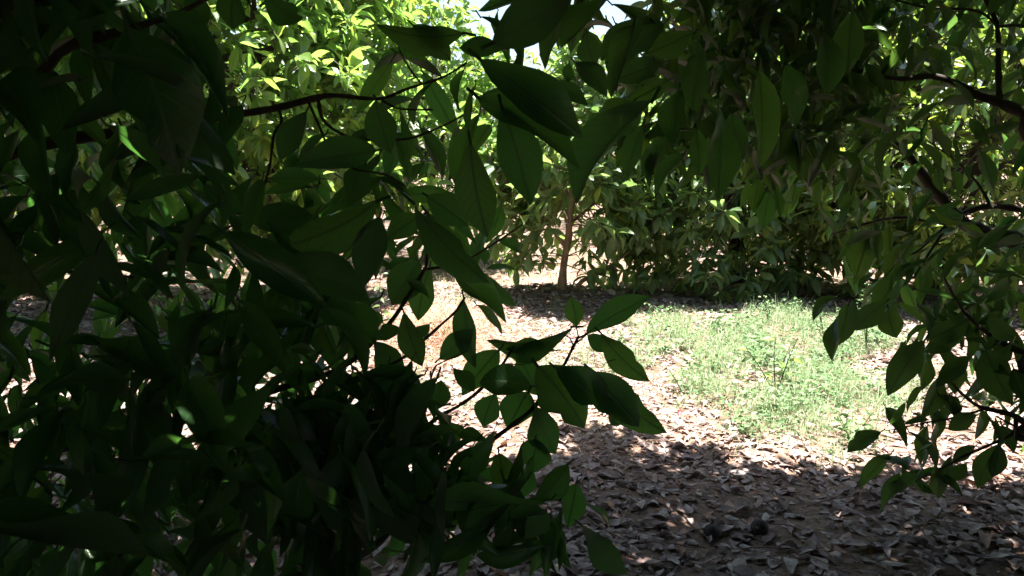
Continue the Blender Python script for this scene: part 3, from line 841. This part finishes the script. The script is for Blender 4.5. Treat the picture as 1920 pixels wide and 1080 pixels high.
sprays(left_lv, [(860, 455, 110, 50, 16, (2.0, 2.7), 0.13), (720, 480, 90, 60, 14, (1.9, 2.6), 0.14), (985, 60, 90, 60, 9, (1.7, 2.2), 0.17), (800, 215, 120, 100, 16, (1.8, 2.4), 0.18), (640, 340, 110, 70, 14, (1.8, 2.4), 0.17), (610, 440, 100, 50, 18, (1.7, 2.2), 0.17),
                 (770, 330, 90, 70, 12, (1.9, 2.5), 0.17), (600, 620, 110, 60, 36, (1.7, 2.2), 0.16), (710, 810, 120, 85, 66, (1.4, 2.0), 0.15), (850, 915, 120, 70, 46, (1.45, 2.0), 0.14),
                 (690, 985, 160, 80, 60, (1.35, 1.9), 0.16), (950, 1010, 110, 55, 26, (1.5, 1.9), 0.14), (560, 880, 140, 120, 60, (1.25, 1.8), 0.16), (40, 20, 120, 90, 50, (1.0, 1.8), 0.17)])
sprays(right_lv, [(1085, 40, 70, 50, 16, (2.0, 2.8), 0.15), (1490, 120, 210, 220, 330, (2.9, 3.6), 0.15), (1450, 130, 170, 210, 230, (2.4, 3.4), 0.17), (1680, 80, 150, 120, 50, (2.6, 3.6), 0.17), (1215, 170, 75, 130, 34, (1.9, 2.6), 0.16), (1300, 280, 70, 55, 26, (2.0, 2.6), 0.16), (1790, 650, 110, 60, 40, (2.4, 2.9), 0.14), (1670, 520, 110, 50, 20, (2.8, 3.6), 0.16),
                  (1860, 560, 80, 60, 30, (2.6, 3.2), 0.16), (1470, 350, 80, 45, 14, (2.8, 3.6), 0.16), (1770, 800, 120, 40, 14, (2.3, 2.6), 0.12), (1880, 740, 60, 60, 9, (2.3, 2.6), 0.13),
                  (1720, 880, 70, 40, 12, (2.3, 2.5), 0.12)])

# shade canopy of the two near trees, unseen around the frame, shaped to block sun and sky
def near_canopy(tree, lv, n, box, seed, cond):
    rs = np.random.RandomState(seed)
    pts = []
    lo, hi = np.array(box[0], float), np.array(box[1], float)
    while len(pts) < n:
        p = lo + (hi - lo) * rs.rand(3)
        if cond(p, rs):
            pts.append(p)
    pts = np.array(pts)
    ax = np.array([0, 0, 0.4]) + rs.randn(n, 3) * 0.7
    whorls(lv, pts, ax, 7, 11, 0.18, 0.5, rs)
    return pts


def edge(x):
    return 3.5 + 0.18 * math.sin(2.1 * x + 0.6) + 0.12 * math.sin(5.3 * x) + (0.25 if 0.2 < x < 0.9 else 0)


def frame_free(p, margin=150):
    """true where a leaf cannot hang into the picture"""
    q = p - CAM
    d = q @ FWD
    if d < 0.25:
        return np.linalg.norm(q) > 0.55
    x, y = 960 + F * (q @ RIGHT) / d, 540 - F * (q @ UP) / d
    mg = margin + 0.16 * F / d
    return y < -mg or x < -mg or x > 1920 + mg


def over(p, rs):
    g = p[1] - COT * p[2]
    if g > edge(p[0]) - 0.15 * rs.rand():
        return False
    return frame_free(p, 30) and np.linalg.norm(p - CAM) > 0.85


cl = near_canopy(LT, left_lv, 4800, ((-4.6, -2.4, 1.9), (0.9, 6.0, 4.6)), 101, over)
cl2 = near_canopy(LT, left_lv, 2700, ((-6.3, -3.2, 0.2), (0.8, 4.2, 3.0)), 102, over)  # low unseen foliage beside and behind the camera, added to block sky light
cr = near_canopy(RT, right_lv, 4200, ((0.7, -2.4, 1.9), (6.2, 6.0, 4.6)), 103, over)
cr2 = near_canopy(RT, right_lv, 1100, ((0.8, -3.2, 0.25), (6.0, 4.2, 2.4)), 104, over)  # matching unseen screen of foliage, added to keep the foreground dark
for tree, pts, heads in ((LT, np.vstack([cl, cl2]), [(-1.9, 0.9, 3.4)]), (RT, np.vstack([cr, cr2]), [(3.4, 2.6, 3.2)])):
    rs = np.random.RandomState(9)
    tops = pts[pts[:, 2] > 2.3]
    limb = [np.array(heads)]
    for i in range(14):
        e = tops[rs.randint(len(tops))]
        h = np.array(heads[0])
        m = (h + e) / 2 + np.array([0, 0, 0.35])
        p, r = smooth_path([h, m, e], [0.05, 0.03, 0.012], 6)
        if not all(frame_free(q, 20) and np.linalg.norm(q - CAM) > 1.1 for q in p):
            continue
        v, t = tube_arrays(p, r, 6)
        link('branch', mesh_np('branch', v, t, None, M['bark']), tree)
        limb.append(p)
    LP = np.vstack(limb)
    tw = Tubes()
    for p in pts:
        dd = np.linalg.norm(LP - p, axis=1)
        q = LP[np.argmin(dd)]
        if dd.min() > 0.9 or not frame_free((p + q) / 2, 10) or np.linalg.norm((p + q) / 2 - CAM) < 1.0:
            q = p + np.array([rs.randn() * 0.08, rs.randn() * 0.08, 0.3])
        tw.add([q, (p + q) / 2 + rs.randn(3) * 0.02, p], [0.007, 0.005, 0.003], 3)
    o = link('twigs', tw.mesh('twigs', M['bark']), tree)
    o['kind'] = 'stuff'
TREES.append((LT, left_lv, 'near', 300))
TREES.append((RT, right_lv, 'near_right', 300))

# ------------------------------------------------------------------ leaf litter
rs = np.random.RandomState(77)
lit = Leaves()


def scatter(n, box, dens, seed):
    r = np.random.RandomState(seed)
    out = []
    tot = 0
    while tot < n:
        x = r.uniform(box[0], box[1], 20000); y = r.uniform(box[2], box[3], 20000)
        px, py, d = project(np.stack([x, y, np.zeros_like(x)], 1))
        vis = (d > 0.3) & (px > -150) & (px < 2070) & (py < 1250)
        ok = vis & (r.rand(20000) < dens(x, y, px, py))
        out.append(np.stack([x[ok], y[ok]], 1)); tot += int(ok.sum())
    return np.vstack(out)[:n]


def grassy(px, py):
    a = ((px - 1420) / 240) ** 2 + ((py - 655) / 62) ** 2
    b = ((px - 1500) / 185) ** 2 + ((py - 760) / 78) ** 2
    wob = 0.5 * np.sin(px * 0.031 + py * 0.037) + 0.4 * np.sin(px * 0.017 - py * 0.06 + 2) + 0.35 * np.sin(px * 0.07 + 1) * np.sin(py * 0.11)
    return np.clip(1.4 - np.minimum(a, b) - wob * 0.9, 0, 1)


def litter_density(x, y, px, py):
    lump = 0.7 + 0.3 * np.sin(3.1 * x + 1) * np.sin(2.7 * y)
    return lump * (1 - 0.75 * grassy(px, py)) * np.where(y > 9.2, 0.35, 1.0)


def lay(lv, xy, size, flat, rs, raise_=(0.004, 0.03)):
    m = len(xy)
    z = gz(xy[:, 0], xy[:, 1]) + rs.uniform(*raise_, m)
    az = rs.uniform(0, 6.283, m)
    d = norm(np.stack([np.cos(az), np.sin(az), rs.uniform(-flat, flat, m)], 1))
    n = np.array([[0, 0, 1.0]]) + flat * rs.randn(m, 3)
    n[rs.rand(m) < 0.4] *= -1
    l = size * np.exp(rs.randn(m) * 0.42).clip(0.35, 2.0)
    lv.add(np.stack([xy[:, 0], xy[:, 1], z], 1) - d * l[:, None] * 0.5, d, n, l, l * rs.uniform(0.3, 0.55, m), rs.randint(0, 8, m))


lay(lit, scatter(50000, (-6.5, 6.5, 1.6, 9.5), litter_density, 1), 0.058, 0.12, rs, (0.004, 0.014))
lay(lit, scatter(3500, (-9, 9, 8.0, 14), litter_density, 2), 0.10, 0.3, rs)
LITH, LITL = [], []
for k in range(8):
    kw = dict(arch=[0.04, 0.09, -0.05, 0.12, 0.02, -0.08, 0.06, 0.03][k], bend=[0.05, -0.08, 0.1, 0, 0.06, -0.1, 0.12, 0][k], fold=[0.18, 0.35, 0.1, 0.06, 0.45, 0.22, -0.15, -0.28][k],
              twist=[0.3, -0.5, 0.7, 0.2, -0.8, 0.3, 0.6, -0.2][k], phase=2.1 * k, shape=0.9)
    LITH.append(leaf_template([0, .1, .3, .5, .7, .88, 1], 4, wave=0.06, peti=0.2, **kw))
    LITL.append(leaf_template([0, .25, .5, .78, 1], 3, wave=0.05, tube=False, **kw))

# ------------------------------------------------------------------ which leaves show largest in the picture
bags = [t[1] for t in TREES] + [lit]
for b in bags:
    b.freeze()
CELL = 10
GW, GH = 1920 // CELL, 1080 // CELL
zbuf = np.full(GW * GH, 1e9)
cache = []
vv, uu = np.meshgrid(np.linspace(0.06, 0.94, 12), np.linspace(-0.9, 0.9, 5))
vv, uu = vv.ravel(), uu.ravel()
ww = uu * 0.5 * np.sin(np.pi * vv ** 0.9) ** 0.72
for b in bags:
    px, py, d = project(b.B + b.Y * b.L[:, None] * 0.5)
    infr = np.where((d > 0.2) & (px > -250) & (px < 2170) & (py > -250) & (py < 1330))[0]
    p = b.B[infr][:, None] + b.Y[infr][:, None] * (vv[None, :, None] * b.L[infr][:, None, None]) + b.X[infr][:, None] * (ww[None, :, None] * b.W[infr][:, None, None])
    px, py, d = project(p.reshape(-1, 3))
    ok = (d > 0.1) & (px >= 0) & (px < 1920) & (py >= 0) & (py < 1080)
    cell = np.where(ok, (py // CELL).clip(0, GH - 1) * GW + (px // CELL).clip(0, GW - 1), 0).astype(int)
    np.minimum.at(zbuf, cell[ok], d[ok])
    cache.append((infr, cell, d, ok))
shown = []
for b, (infr, cell, d, ok) in zip(bags, cache):
    see = ok & (d < zbuf[cell] + 0.06)
    frac = see.reshape(len(infr), -1).mean(1)
    dm = d.reshape(len(infr), -1).mean(1)
    area = frac * b.L[infr] * b.W[infr] * (F / np.maximum(dm, 0.1)) ** 2
    shown.append((infr, area))

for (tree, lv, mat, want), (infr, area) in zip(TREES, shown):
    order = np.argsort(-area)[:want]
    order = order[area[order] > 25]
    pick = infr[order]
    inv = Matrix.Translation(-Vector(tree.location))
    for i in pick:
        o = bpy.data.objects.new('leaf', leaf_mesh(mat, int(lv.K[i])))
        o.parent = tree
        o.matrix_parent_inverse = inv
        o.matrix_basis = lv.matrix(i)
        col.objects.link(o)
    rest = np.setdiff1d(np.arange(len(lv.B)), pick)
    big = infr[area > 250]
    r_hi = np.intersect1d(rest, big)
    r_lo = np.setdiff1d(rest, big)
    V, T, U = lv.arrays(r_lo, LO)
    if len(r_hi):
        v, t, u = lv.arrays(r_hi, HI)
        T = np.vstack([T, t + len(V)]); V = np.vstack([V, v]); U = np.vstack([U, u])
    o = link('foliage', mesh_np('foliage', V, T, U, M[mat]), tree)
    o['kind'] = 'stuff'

infr, area = shown[-1]
order = np.argsort(-area)[:300]
pick = infr[order]
rest = np.setdiff1d(np.arange(len(lit.B)), pick)
V, T, U = lit.arrays(rest, LITL)
litter = link('leaf_litter', mesh_np('leaf_litter', V, T, U, M['litter']), kind='stuff')
litter['label'] = 'brown dead avocado leaves carpeting the orchard floor'
litter['category'] = 'leaf litter'
dead = [mesh_np('dead_leaf_shape', v, t, u, M['litter']) for v, t, u in LITH]
for i in pick:
    o = bpy.data.objects.new('dead_leaf', dead[int(lit.K[i])])
    o.parent = litter
    o.matrix_basis = lit.matrix(i)
    col.objects.link(o)


# ------------------------------------------------------------------ straw, grass and weeds
def strips(xy, length, width, lean, rs, lift=0.0, bow=0.0):
    """thin bent blades; returns verts, tris"""
    m = len(xy)
    z = gz(xy[:, 0], xy[:, 1]) + lift * rs.rand(m)
    az = rs.uniform(0, 6.283, m)
    le = rs.uniform(lean[0], lean[1], m)
    l = length * rs.uniform(0.5, 1.3, m)
    h = np.stack([np.cos(az), np.sin(az), np.zeros(m)], 1)
    side = np.stack([-np.sin(az), np.cos(az), np.zeros(m)], 1)
    wv = rs.uniform(0, 6.283, m)
    side = side * np.cos(wv)[:, None] * 0.7 + side * 0.3
    base = np.stack([xy[:, 0], xy[:, 1], z], 1)
    d0 = h * np.sin(le)[:, None] + np.array([0, 0, 1.0]) * np.cos(le)[:, None]
    le2 = np.minimum(le + bow * rs.uniform(0.4, 1.4, m), 2.0)
    d1 = h * np.sin(le2)[:, None] + np.array([0, 0, 1.0]) * np.cos(le2)[:, None]
    mid = base + d0 * l[:, None] * 0.55
    tip = mid + d1 * l[:, None] * 0.45
    w = width * rs.uniform(0.6, 1.3, m)[:, None]
    V = np.stack([base - side * w, base + side * w, mid - side * w * 0.8, mid + side * w * 0.8, tip], 1).reshape(-1, 3)
    t = np.array([(0, 1, 3), (0, 3, 2), (2, 3, 4)])
    T = (t[None] + (np.arange(m) * 5)[:, None, None]).reshape(-1, 3)
    return V, T


rs = np.random.RandomState(8)


def straw_density(x, y, px, py):
    a = np.exp(-(((px - 980) / 190) ** 2 + ((py - 640) / 75) ** 2))
    c = np.exp(-(((px - 1250) / 200) ** 2 + ((py - 800) / 60) ** 2)) * 0.8
    e = np.exp(-(((px - 1150) / 150) ** 2 + ((py - 770) / 70) ** 2))
    return np.clip(a + c + e + 0.15, 0, 1) * (1 - 0.3 * grassy(px, py))


V, T = strips(scatter(16000, (-4, 4.5, 3.2, 9), straw_density, 5), 0.08, 0.0022, (1.25, 1.62), rs, 0.035)
sticks = Tubes()
for (x, y) in scatter(420, (-4, 5, 2.2, 9), lambda x, y, px, py: 0.6 + 0 * x, 55):
    a = rs.uniform(0, 6.283); l = rs.uniform(0.06, 0.28)
    q = np.array([math.cos(a), math.sin(a), 0]) * l
    z = float(gz(x, y)) + rs.uniform(0.012, 0.03)
    p0 = np.array([x, y, z])
    sticks.add([p0, p0 + q * 0.5 + np.append(rs.randn(2) * 0.012, 0.012 * rs.rand()), p0 + q + np.array([0, 0, rs.uniform(-0.01, 0.02)])], [0.0035, 0.003, 0.002], 4)
link('fallen_twigs', sticks.mesh('fallen_twigs', M['bark_brown']), kind='stuff', label='thin broken twigs scattered over the dead leaves', category='twigs')
link('straw', mesh_np('straw', V, T, None, M['straw']), kind='stuff', label='pale dry straw strewn over the lit ground', category='straw')


def mound_density(x, y, px, py):
    return np.exp(-(((x + 0.6) / 0.5) ** 2 + ((y - 6.35) / 0.75) ** 2))


V, T = strips(scatter(8000, (-2.2, 1.0, 4.6, 8.2), mound_density, 6), 0.13, 0.0022, (0.7, 1.6), rs, 0.03, 0.3)
link('straw_heap', mesh_np('straw_heap', V, T, None, M['straw_orange']), label='low heap of rusty orange dry straw in the sun', category='straw')


def grass_density(x, y, px, py):
    spill = 0.30 * np.exp(-(((px - 1020) / 110) ** 2 + ((py - 700) / 40) ** 2)) + 0.4 * np.exp(-(((px - 1530) / 60) ** 2 + ((py - 860) / 40) ** 2)) + 0.05 * (y > 4.2)
    return np.clip(grassy(px, py) + spill, 0, 1)


def clumped(n_c, per, box, dens, seed, rad):
    r = np.random.RandomState(seed)
    c = scatter(n_c, box, dens, seed)
    k = np.repeat(np.arange(n_c), r.randint(per[0], per[1], n_c))
    rr = (rad[0] + (rad[1] - rad[0]) * r.rand(n_c) ** 2)[k]
    return c[k] + r.randn(len(k), 2) * rr[:, None], k, (0.35 + 0.9 * r.rand(n_c) ** 1.6)[k]


gxy, gk, gs = clumped(900, (14, 50), (-2, 5, 3.4, 9), grass_density, 7, (0.03, 0.15))
V, T = strips(gxy, 0.17 * gs, 0.0024, (0.02, 0.8), rs, 0, 0.75)
link('grass', mesh_np('grass', V, T, None, M['grass']), kind='stuff', label='pale green grass of the sunlit patch', category='grass')
V, T = strips(scatter(6000, (-4, 5, 8.7, 13), lambda x, y, px, py: np.where(x < 2.6, 0.8, 0.15), 8), 0.14, 0.0035, (0.05, 0.9), rs, 0, 0.6)
link('dry_grass', mesh_np('dry_grass', V, T, None, M['drygrass']), kind='stuff', label='bleached dry grass of the sunlit lane behind the young tree', category='grass')

# low leafy ground cover in the grass
gc = Leaves()
xy, ck, cs = clumped(330, (8, 42), (0, 5, 3.5, 8), lambda x, y, px, py: grassy(px, py), 9, (0.03, 0.10))
m = len(xy)
az = rs.uniform(0, 6.283, m)
dd = norm(np.stack([np.cos(az), np.sin(az), rs.uniform(-0.3, 0.5, m)], 1))
hh = gz(xy[:, 0], xy[:, 1]) + 0.012 + 0.15 * cs * rs.rand(m) ** 1.2
ll = (0.014 + 0.034 * rs.rand(330)[ck]) * rs.uniform(0.7, 1.2, m)
gc.add(np.stack([xy[:, 0], xy[:, 1], hh], 1), dd, np.array([[0, 0, 1.0]]) + 0.4 * rs.randn(m, 3), ll, ll * 0.62, rs.randint(0, 10, m))
gc.freeze()
V, T, U = gc.arrays(np.arange(m), LO)
link('weeds', mesh_np('weeds', V, T, U, M['weed']), kind='stuff', label='low small-leaved weeds spreading through the sunlit grass', category='weeds')


# single plants
def plant(px, py, height, n_stems, n_leaves, leaf, label, seed, spread=0.25, mat='weed', name='weed_plant', cat='plant', base=None):
    r = np.random.RandomState(seed)
    g = ground_at(px, py) if base is None else np.array(base, float)
    g[2] = float(gz(g[0], g[1]))
    e = empty(name, g, label, cat)
    for s in range(n_stems):
        a = r.uniform(0, 6.283)
        sp = spread * height * r.uniform(0.3, 1.0)
        top = g + np.array([math.cos(a) * sp, math.sin(a) * sp, height * r.uniform(0.7, 1.05)])
        pts = [g, (g + top) / 2 + np.array([0, 0, 0.08 * height]) + r.randn(3) * 0.02 * height, top]
        p, q = smooth_path(pts, [0.0045, 0.0035, 0.002], 5)
        v, t = tube_arrays(p, q, 4)
        link('stem', mesh_np('stem', v, t, None, M['grass' if mat == 'weed' else 'bark']), e)
        for i in range(n_leaves):
            k = int((0.25 + 0.75 * (i + r.rand()) / n_leaves) * (len(p) - 1))
            az = i * 2.399 + r.rand()
            d = norm(np.array([math.cos(az), math.sin(az), r.uniform(-0.7, 0.5)]))
            lv = Leaves()
            l = leaf * r.uniform(0.7, 1.2)
            lv.add(p[k], d, np.array([0, 0, 1.0]) + 0.3 * r.randn(3), l, l * 0.42, 0)
            lv.freeze()
            o = bpy.data.objects.new('leaf', leaf_mesh(mat, int(r.randint(0, 10))))
            o.parent = e
            o.matrix_parent_inverse = Matrix.Translation(-Vector(e.location))
            o.matrix_basis = lv.matrix(0)
            col.objects.link(o)
    return e


plant(1455, 735, 0.42, 4, 7, 0.085, 'small broad-leaved seedling with hanging grey-green leaves standing in the grass', 1, 0.6, 'young', 'avocado_seedling', 'seedling')
plant(722, 640, 0.62, 1, 6, 0.11, 'thin bare-stemmed seedling beside the shaded bank', 2, 0.1, 'young', 'avocado_seedling', 'seedling')
plant(1625, 655, 0.85, 3, 26, 0.045, 'tall feathery weed catching the sun at the far edge of the grass', 3, 0.3)
plant(1330, 625, 0.2, 3, 6, 0.05, 'tufted bright weed at the shadow line of the grass patch', 4, 0.8)
plant(1280, 745, 0.16, 3, 6, 0.055, 'low pale weed on the litter at the near corner of the grass', 5, 0.9)
plant(1600, 830, 0.2, 4, 7, 0.05, 'leafy weed at the shaded foot of the grass patch', 6, 0.8)
plant(1440, 610, 0.22, 3, 6, 0.06, 'round-leaved weed on the dark far margin of the grass', 7, 0.7)
plant(1545, 640, 0.3, 4, 8, 0.05, 'upright weed between the feathery weed and the hanging seedling', 8, 0.5)


# fallen fruits
def fruit(px, py, size, label, seed):
    r = np.random.RandomState(seed)
    g = ground_at(px, py)
    g[2] = float(gz(g[0], g[1])) + size * 0.30
    e = empty('avocado_fruit', (g[0], g[1], g[2] - size * 0.5), label, 'fruit')
    V, T = [], []
    nr, ns = 10, 14
    for i in range(nr + 1):
        th = math.pi * i / nr
        rad = math.sin(th) * (1 - 0.16 * math.cos(th)) * size * 0.5
        for k in range(ns):
            w = 2 * math.pi * k / ns
            V.append((rad * math.cos(w) * (1 + 0.015 * r.randn()), rad * math.sin(w), -math.cos(th) * size * 0.58))
    for i in range(nr):
        for k in range(ns):
            a, b = i * ns + k, i * ns + (k + 1) % ns
            T += [(a, b, b + ns), (a, b + ns, a + ns)]
    V = np.array(V)
    ang = 1.2
    R = np.array([[1, 0, 0], [0, math.cos(ang), -math.sin(ang)], [0, math.sin(ang), math.cos(ang)]])
    a2 = r.uniform(0, 6)
    R = np.array([[math.cos(a2), -math.sin(a2), 0], [math.sin(a2), math.cos(a2), 0], [0, 0, 1]]) @ R
    link('skin', mesh_np('skin', V @ R.T + g, np.array(T), None, M['fruit']), e)
    s = g + R @ np.array([0, 0, size * 0.57])
    t = g + R @ np.array([0.01, 0, size * 0.70])
    v, tt = tube_arrays([s, t], [0.004, 0.005], 6)
    link('stalk', mesh_np('stalk', v, tt, None, M['bark_brown']), e)


fruit(1425, 990, 0.068, 'dark round fallen avocado lying on the shaded litter', 1)
fruit(1336, 996, 0.062, 'blackened avocado half sunk in the litter near the rounder fruit', 2)

# one red fallen leaf on the lit litter
rl = Leaves()
g = ground_at(1270, 792); g[2] = float(gz(g[0], g[1])) + 0.02
rl.add(g, np.array([0.5, 0.6, 0.35]), np.array([-0.2, -0.6, 0.8]), 0.055, 0.026, 1)
rl.freeze()
v, t, u = rl.arrays(np.array([0]), HI)
link('fallen_leaf', mesh_np('fallen_leaf', v, t, u, M['red']), label='tiny bright red leaf on the lit litter below the grass', category='leaf')
